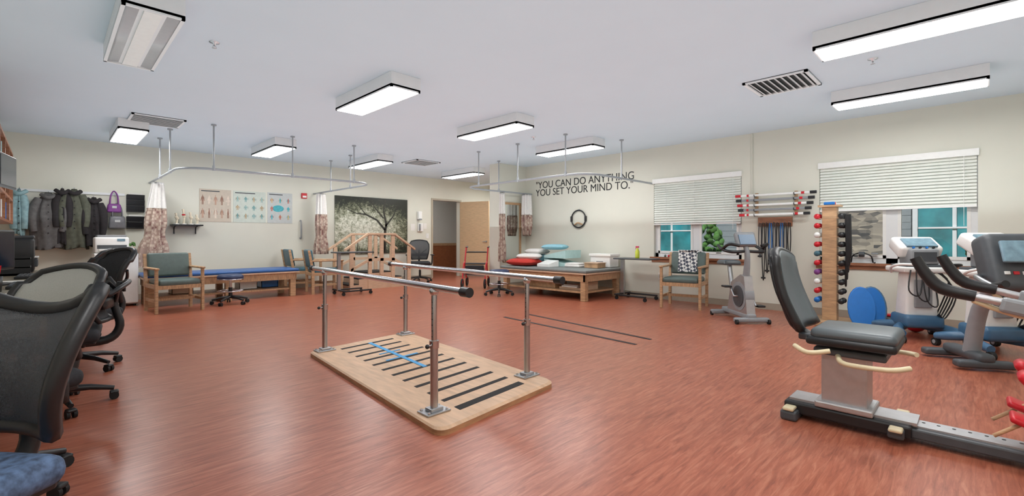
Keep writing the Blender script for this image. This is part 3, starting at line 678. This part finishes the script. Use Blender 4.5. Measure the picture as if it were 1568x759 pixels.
# ---------------- upright bike ----------------
c=B('exercise_bike',(6.6,2.25,0),R(-45))
c.box((0,-.3,.05),(.44,.08,.06),GREY,bev=.02,seg=3).box((0,.4,.05),(.44,.08,.06),GREY,bev=.02,seg=3).box((0,.05,.09),(.12,.75,.07),GREY,bev=.02,seg=3)
for s in (-1,1): c.cyl((s*.19,-.34,.03),(s*.22,-.34,.03),.03,RUB).cyl((s*.19,.4,.03),(s*.22,.4,.03),.03,RUB)
c.cyl((-.06,-.08,.33),(.06,-.08,.33),.19,GREY,seg=32).cyl((-.07,-.08,.33),(.07,-.08,.33),.14,DGREY,seg=32)
c.prism([(-.055,-.3,.1),(-.055,.25,.1),(-.055,.14,.5),(-.055,-.12,.62),(-.055,-.22,.6)],(.11,0,0),ALU)
c.tube([(0,-.16,.55),(0,-.2,.85),(0,-.14,1.02)],[.045,.035,.03],GREY,smooth=4)
c.box((0,-.14,1.08),(.26,.08,.2),GREY,rot=(R(-25),0,0),bev=.025,seg=3).box((0,-.095,1.09),(.18,.02,.12),LCD,rot=(R(-25),0,0)).box((0,-.185,1.08),(.2,.02,.14),STEELB,rot=(R(-25),0,0))
for s in (-1,1):
    c.tube([(0,-.17,.93),(s*.2,-.2,.92),(s*.26,-.05,.95),(s*.25,.1,1.0)],.02,BLACK,smooth=5).tube([(s*.26,-.05,.95),(s*.25,-.22,1.02),(s*.14,-.28,1.0)],.02,BLACK,smooth=4)
    c.tube([(s*.07,-.08,.33),(s*.12,-.08,.33),(s*.12,-.08-s*.1,.33-s*.12)],.013,STEEL).box((s*.17,-.08-s*.1,.33-s*.12),(.1,.12,.025),BLACK,bev=.008)
c.tube([(0,.2,.3),(0,.3,.72)],.03,STEEL).box((0,.32,.76),(.26,.28,.07),SEATV,bev=.03,seg=4,taper=.85)
c.done()

# ---------------- carts on right ----------------
def cart(name,x,y,rot,h,screen=True):
    c=B(name,(x,y,0),R(rot))
    for s in (-1,1):
        c.tube([(s*.1,0.05,.14),(s*.24,-.12,.12),(s*.28,-.3,.1)],[.05,.045,.035],STEELB,smooth=4,seg=12).tube([(s*.1,0.1,.14),(s*.24,.2,.12),(s*.28,.3,.1)],[.05,.045,.035],STEELB,smooth=4,seg=12)
        for y_ in (-.3,.3): c.cyl((s*.28-.02,y_,.04),(s*.28+.02,y_,.04),.04,RUB).cyl((s*.28-.025,y_,.04),(s*.28+.025,y_,.04),.02,GREY)
    c.box((0,.02,.2),(.36,.34,.14),STEELB,bev=.04,seg=3).box((0,.03,.48),(.3,.24,.5),WHITE,bev=.03,seg=3,taper=.85).box((0,-.1,.5),(.16,.03,.3),GREY,bev=.01)
    c.box((0,.0,.76),(.44,.4,.06),WHITE,bev=.02,seg=3).box((0,.0,.8),(.36,.32,.03),DGREY,bev=.01).box((0,-.02,.9),(.26,.24,.17),GREY,bev=.02,seg=3).box((0,-.145,.9),(.2,.01,.1),DGREY)
    for s in (-1,1): c.tube([(s*.2,.1,.72),(s*.27,-.05,.78),(s*.27,-.22,.82),(s*.15,-.26,.82)],.014,BLACK if s>0 else WHITE,smooth=4)
    c.box((0,.05,h-.12),(.4,.26,.14),WHITE,rot=(R(30),0,0),bev=.035,seg=3).box((0,-.02,h-.07),(.28,.16,.02),LCD,rot=(R(30),0,0)).cyl((0,.06,.8),(0,.06,h-.12),.05,GREY)
    for k in range(5): c.tube([(.18,-.05+.03*k,.74),(.28,-.12+.03*k,.5+.03*k),(.2,-.1+.04*k,.25),(.1,-.18,.3)],.007,BLACK,smooth=5,seg=6)
    for k in range(3): c.tube([(-.16+.05*k,-.2,.76),(-.2+.08*k,-.25,.55-.05*k),(-.1+.08*k,-.24,.5-.05*k),(-.05+.04*k,-.2,.74)],.007,BLACK,smooth=5,seg=6)
    for k in range(4): c.cyl((-.09+.06*k,-.1,h-.075-.05),(-.09+.06*k,-.115,h-.07-.05),.012,BLACK if k%2 else BLUE,seg=8)
    c.done()
cart('electrotherapy_cart',6.75,.45,-60,1.12); cart('ultrasound_therapy_cart',6.4,-.12,-50,1.16)
c=B('arm_ergometer',(5.25,-.2,0),R(-60))
c.box((0,.3,.05),(.4,.1,.06),DGREY,bev=.02,seg=3).box((0,.75,.05),(.4,.1,.06),DGREY,bev=.02,seg=3).box((0,.5,.1),(.12,.5,.08),DGREY,bev=.03,seg=3)
c.tube([(0,.45,.12),(0,.35,.5),(0,.14,.75)],[.06,.055,.05],GREY,smooth=4,seg=14)
c.box((0,.0,.9),(.4,.2,.46),DGREY,rot=(R(-18),0,0),bev=.06,seg=4).box((0,-.13,1.0),(.3,.03,.17),LCD,rot=(R(-18),0,0),bev=.01).box((0,-.07,.8),(.3,.03,.16),GREY,rot=(R(-18),0,0),bev=.01)
for i in range(5):
    for j in range(3): c.box((-.11+.055*i,-.099-.014*j,.75+.045*j),(.035,.012,.025),WHITE if (i+j)%3 else RED,rot=(R(-18),0,0),bev=.003)
for s in (-1,1): c.tube([(s*.2,.0,.8),(s*.28,-.1,.8),(s*.3,-.3,.75)],.02,STEEL,smooth=4).cyl((s*.3,-.3,.75),(s*.3,-.42,.78),.025,BLACK)
c.done()
# ---------------- recumbent stepper ----------------
c=B('recumbent_stepper',(0,-.04,0)); X=3.35
c.b2((X-.13,.28,.03),(X+.13,.88,.10),BLACK,bev=.012).b2((X-.09,.26,.1),(X+.09,.86,.115),ALU).b2((X-.09,-1.3,.03),(X+.09,.3,.085),DGREY,bev=.01).b2((X-.06,-1.28,.085),(X+.06,.3,.095),ALU)
for k in range(24): c.cyl((X+.02,.24-k*.06,.095),(X+.02,.24-k*.06,.0965),.008,BLACK,seg=8)
c.box((X,.84,.03),(.4,.09,.06),DGREY,bev=.015).box((X-.16,.84,.07),(.09,.06,.02),CREAM,bev=.008).box((X+.16,.84,.07),(.09,.06,.02),CREAM,bev=.008)
c.box((X,.34,.06),(.36,.07,.05),DGREY,bev=.01)
for s in (-1,1): c.box((X+s*.17,.34,.085),(.07,.06,.02),CREAM,bev=.008)
c.box((X,.58,.27),(.2,.22,.34),ALU,bev=.008).b2((X-.13,.44,.1),(X+.13,.72,.14),ALU,bev=.01)
dz=-.035
c.box((X,.55,.475+dz),(.3,.34,.04),DGREY,bev=.01).box((X,.54,.54+dz),(.42,.42,.05),BLACK,bev=.02,seg=3).box((X,.53,.58+dz),(.40,.40,.07),SEATV,bev=.035,seg=4)
for s in (-1,1): c.tube([(X+s*.14,.6,.46+dz),(X+s*.24,.55,.44+dz),(X+s*.27,.36,.45+dz),(X+s*.2,.28,.46+dz)],.014,CREAM,smooth=5); c.tube([(X+s*.24,.62,.5+dz),(X+s*.27,.72,.48+dz),(X+s*.22,.8,.5+dz)],.014,CREAM,smooth=4)
c.box((X,.74,.53+dz),(.12,.16,.04),DGREY,bev=.01); c.tube([(X,.76,.53+dz),(X,.86,.56),(X,.92,.72)],.025,BLACK,smooth=4)
def bk(s,t):
    wd=.19*(1-.3*max(0,t-.4)); z=.56+.46*t; y=.78+.14*t+.03*math.sin(t*pi)-.03*s*s
    z-=.04*s*s*(1 if t>.9 else 0)
    return (X+s*wd,y,z)
c.panel(bk,10,12,SEATV,off=(0,.045,.01)); c.panel(lambda s,t:(lambda p:(X+(p[0]-X)*1.06,p[1]+.045,p[2]+.01))(bk(s,t)),10,12,BLACK,off=(0,.025,.006))
n=10; ring=[bk(-1+2*i/8,0) for i in range(8)]+[bk(1,j/n) for j in range(n)]+[bk(1-2*i/8,1) for i in range(8)]+[bk(-1,1-j/n) for j in range(n)]
c.tube([(p[0],p[1]+.03,p[2]) for p in ring],.026,BLACK,closed=True,seg=10)
for (xx,dy) in ((X-.2,0),(X+.28,-.08)):
    c.tube([(xx,-.8,.45),(xx,-.55,.68),(xx,-.25,.76),(xx,.06+dy,.82)],.019,ALU,smooth=5).tube([(xx,.04+dy,.82),(xx,.16+dy,.85),(xx,.22+dy,.92),(xx,.26+dy,1.0)],[.027,.03,.027,.024],BLACK,smooth=4)
    c.box((xx,-.1+dy,.78),(.06,.12,.07),GREY,bev=.015,rot=(R(12),0,0))
    c.tube([(xx,.05+dy,.80),(xx+.03,-.1,.74),(xx,-.3,.72)],.012,CREAM,smooth=4)
for s in (-1,1):
    c.box((X+s*.14-.02,-.2,.36),(.13,.05,.3),RED,rot=(R(-38),0,0),bev=.02,seg=3).box((X+s*.14-.02,-.13,.25),(.14,.12,.03),RED,rot=(R(20),0,0),bev=.012,seg=3).tube([(X+s*.14,-.22,.3),(X+s*.14,-.7,.4)],.02,STEEL).tube([(X+s*.14-.06,-.02,.17),(X+s*.14-.05,-.16,.29)],.009,OAK,seg=8)
c.box((X,-.95,.4),(.3,.5,.55),GREY,bev=.08,seg=4).tube([(X,-.85,.6),(X,-.75,.95),(X,-.7,1.05)],.035,DGREY,smooth=4).box((X,-.68,1.12),(.34,.08,.24),DGREY,rot=(R(20),0,0),bev=.03,seg=3).box((X,-.635,1.13),(.24,.02,.15),LCD,rot=(R(20),0,0)).box((X,-1.3,.035),(.5,.1,.07),DGREY,bev=.02)
c.done()

# ---------------- left side: desk etc ----------------
c=B('long_desk'); DXF=-.02
c.b2((XL+.001,2.55,.72),(DXF,7.3,.75),DESKT,bev=.004).b2((DXF-.005,2.55,.71),(DXF+.015,7.3,.755),OAK)
for y in (2.57,4.0,5.5,7.25): c.b2((XL+.02,y-.015,0),(DXF-.4,y+.015,.72),OAK)
c.done()
c=B('open_shelf_cabinet'); 
xs=-.36; Y0,Y1=6.5,9.8
for z in (1.3,1.62,1.95,2.28): c.b2((XL+.001,Y0,z),(xs,Y1,z+.03),BROWN)
YS=[Y0,7.3,8.1,8.95,Y1-.03]
for y in YS: c.b2((XL+.001,y,1.3),(xs,y+.03,2.31),BROWN)
c.done()
c=B('shelf_books_and_binders')
cols=[WHITE,PALEB,BLUE,CREAM,GREY,PAPER,PAPER,TEALV]
for zz in (1.331,1.651,1.981):
    yy=Y0+.05
    while yy<Y1-.12:
        w_=random.uniform(.025,.07); h_=random.uniform(.19,.26)
        if all(yy+w_<q-.003 or yy>q+.033 for q in YS): c.b2((XL+.1,yy,zz),(xs-.02-random.random()*.03,yy+w_-.003,zz+h_),random.choice(cols))
        yy+=w_+ (.0 if random.random()<.85 else .08)
c.done()
def monitor(x,y,z,rot,name='computer_monitor',stand=True):
    c=B(name,(x,y,z),R(rot))
    b=.1 if stand else 0
    if stand: c.box((0,.0,.008),(.22,.16,.016),BLACK,bev=.005).b2((-.03,.03,.01),(.03,.05,.25),BLACK)
    else: c.b2((-.05,.02,.13),(.05,.5,.2),BLACK)
    c.box((0,0,b+.16),(.48,.035,.3),BLACK,bev=.01).b2((-.22,-.02,b+.03),(.22,-.017,b+.29),SCREEN); c.done()
monitor(-.3,5.1,.751,65); monitor(-.36,3.9,.751,70); monitor(-.27,6.15,1.54,80,'wall_mounted_monitor',False)
def kb(x,y,rot):
    c=B('keyboard',(x,y,.751),R(rot)); c.box((0,0,.01),(.42,.14,.02),BLACK,bev=.005)
    for i in range(14):
        for j in range(5): c.box((-.19+.029*i,-.05+.025*j,.023),(.023,.019,.006),DGREY)
    c.done()
kb(-.13,4.85,88); kb(-.13,5.95,88)
c=B('laser_printer'); c.box((-.3,6.9,.926),(.4,.45,.35),BLACK,bev=.03,seg=3).box((-.1,6.9,.85),(.05,.36,.08),DGREY,bev=.01).box((-.2,6.9,1.11),(.2,.4,.03),DGREY,bev=.01).b2((-.14,6.72,.9),(-.07,7.08,.91),PAPER); c.done()
B('paper_tray').b2((-.4,6.3,.751),(-.12,6.6,.77),BLACK).b2((-.4,6.3,.82),(-.12,6.6,.83),BLACK).b2((-.4,6.3,.9),(-.12,6.6,.91),BLACK).b2((-.4,6.3,.751),(-.39,6.6,.93),BLACK).b2((-.4,6.3,.751),(-.12,6.305,.93),BLACK).b2((-.4,6.595,.751),(-.12,6.6,.93),BLACK).b2((-.38,6.32,.83),(-.14,6.58,.85),PAPER).done()
for y in (3.0,3.3,3.55,4.2,5.42): B('paper_sheet',(-.16+random.uniform(-.03,.03),y,.7535),random.uniform(-.3,.3)).box((0,0,0),(.21,.18,.003),PAPER if y!=3.55 else PALEB).box((0,0,.002),(.17,.12,.001),GREY if y==3.3 else PAPER).done()
c=B('pen_cup',(-.25,4.5,.751)); c.lathe((0,0,0),[(0,0),(.035,0),(.04,.1),(.036,.1),(.03,.01),(0,.01)],BLACK)
for k in range(5): c.cyl((.01*math.cos(k),.01*math.sin(k),.01),(.03*math.cos(k*1.3),.03*math.sin(k*1.3),.17),.004,(RED,BLUE,BLACK,YEL,PINK)[k],seg=6)
c.done()
office_chair(-.29,1.8,-50,back=MESHB,seat=BLUPAT,arms=False,top=.92,fr=.024,name='office_chair',horn=.07)
office_chair(-.2,2.95,-60,back=MESHG,seat=BLK2,arms=False,top=.96,fr=.02)
office_chair(.16,5.3,-70,back=BLK2,seat=BLK2,arms=True,top=1.0,fr=.022)
office_chair(.1,6.6,-100,back=BLK2,seat=BLK2,arms=True,top=.98)
office_chair(.02,4.2,-95,back=BLK2,seat=BLK2,arms=False,top=.8)

# ---------------- lights ----------------
sd=bpy.data.lights.new('sun','SUN'); sd.energy=3.5; sd.angle=R(3); so=bpy.data.objects.new('sun',sd); sc.collection.objects.link(so)
so.rotation_euler=(Vector((.55,.25,-.6))).to_track_quat('-Z','Y').to_euler()
def add_ceiling_fill(x,y,sx,sy,e):  # unseen area light added to brighten the ceiling; the room has no such lamp
    l=bpy.data.lights.new('added_ceiling_fill','AREA'); l.shape='RECTANGLE'; l.size=sx; l.size_y=sy; l.energy=e; l.color=(.82,.95,1.0)
    o=bpy.data.objects.new('added_ceiling_fill',l); sc.collection.objects.link(o); o.location=(x,y,1.35); o.rotation_euler=(pi,0,0)
add_ceiling_fill(3.5,4.5,8.4,11.5,175)
wd=bpy.data.worlds.new('world'); sc.world=wd; wd.use_nodes=True; bg=wd.node_tree.nodes['Background']
sk=wd.node_tree.nodes.new('ShaderNodeTexSky'); sk.sky_type='HOSEK_WILKIE'; sk.turbidity=3; sk.sun_direction=(-.5,-.2,.8)
wd.node_tree.links.new(sk.outputs[0],bg.inputs[0]); bg.inputs[1].default_value=2.4
# ---------------- camera ----------------
cd=bpy.data.cameras.new('camera'); cd.sensor_width=36; cd.lens=1150/2540*36; cd.shift_y=-24.5/2540; cd.clip_start=.02
co=bpy.data.objects.new('camera',cd); sc.collection.objects.link(co); co.location=(0,0,1.1); co.rotation_euler=(pi/2,0,R(-45)); sc.camera=co
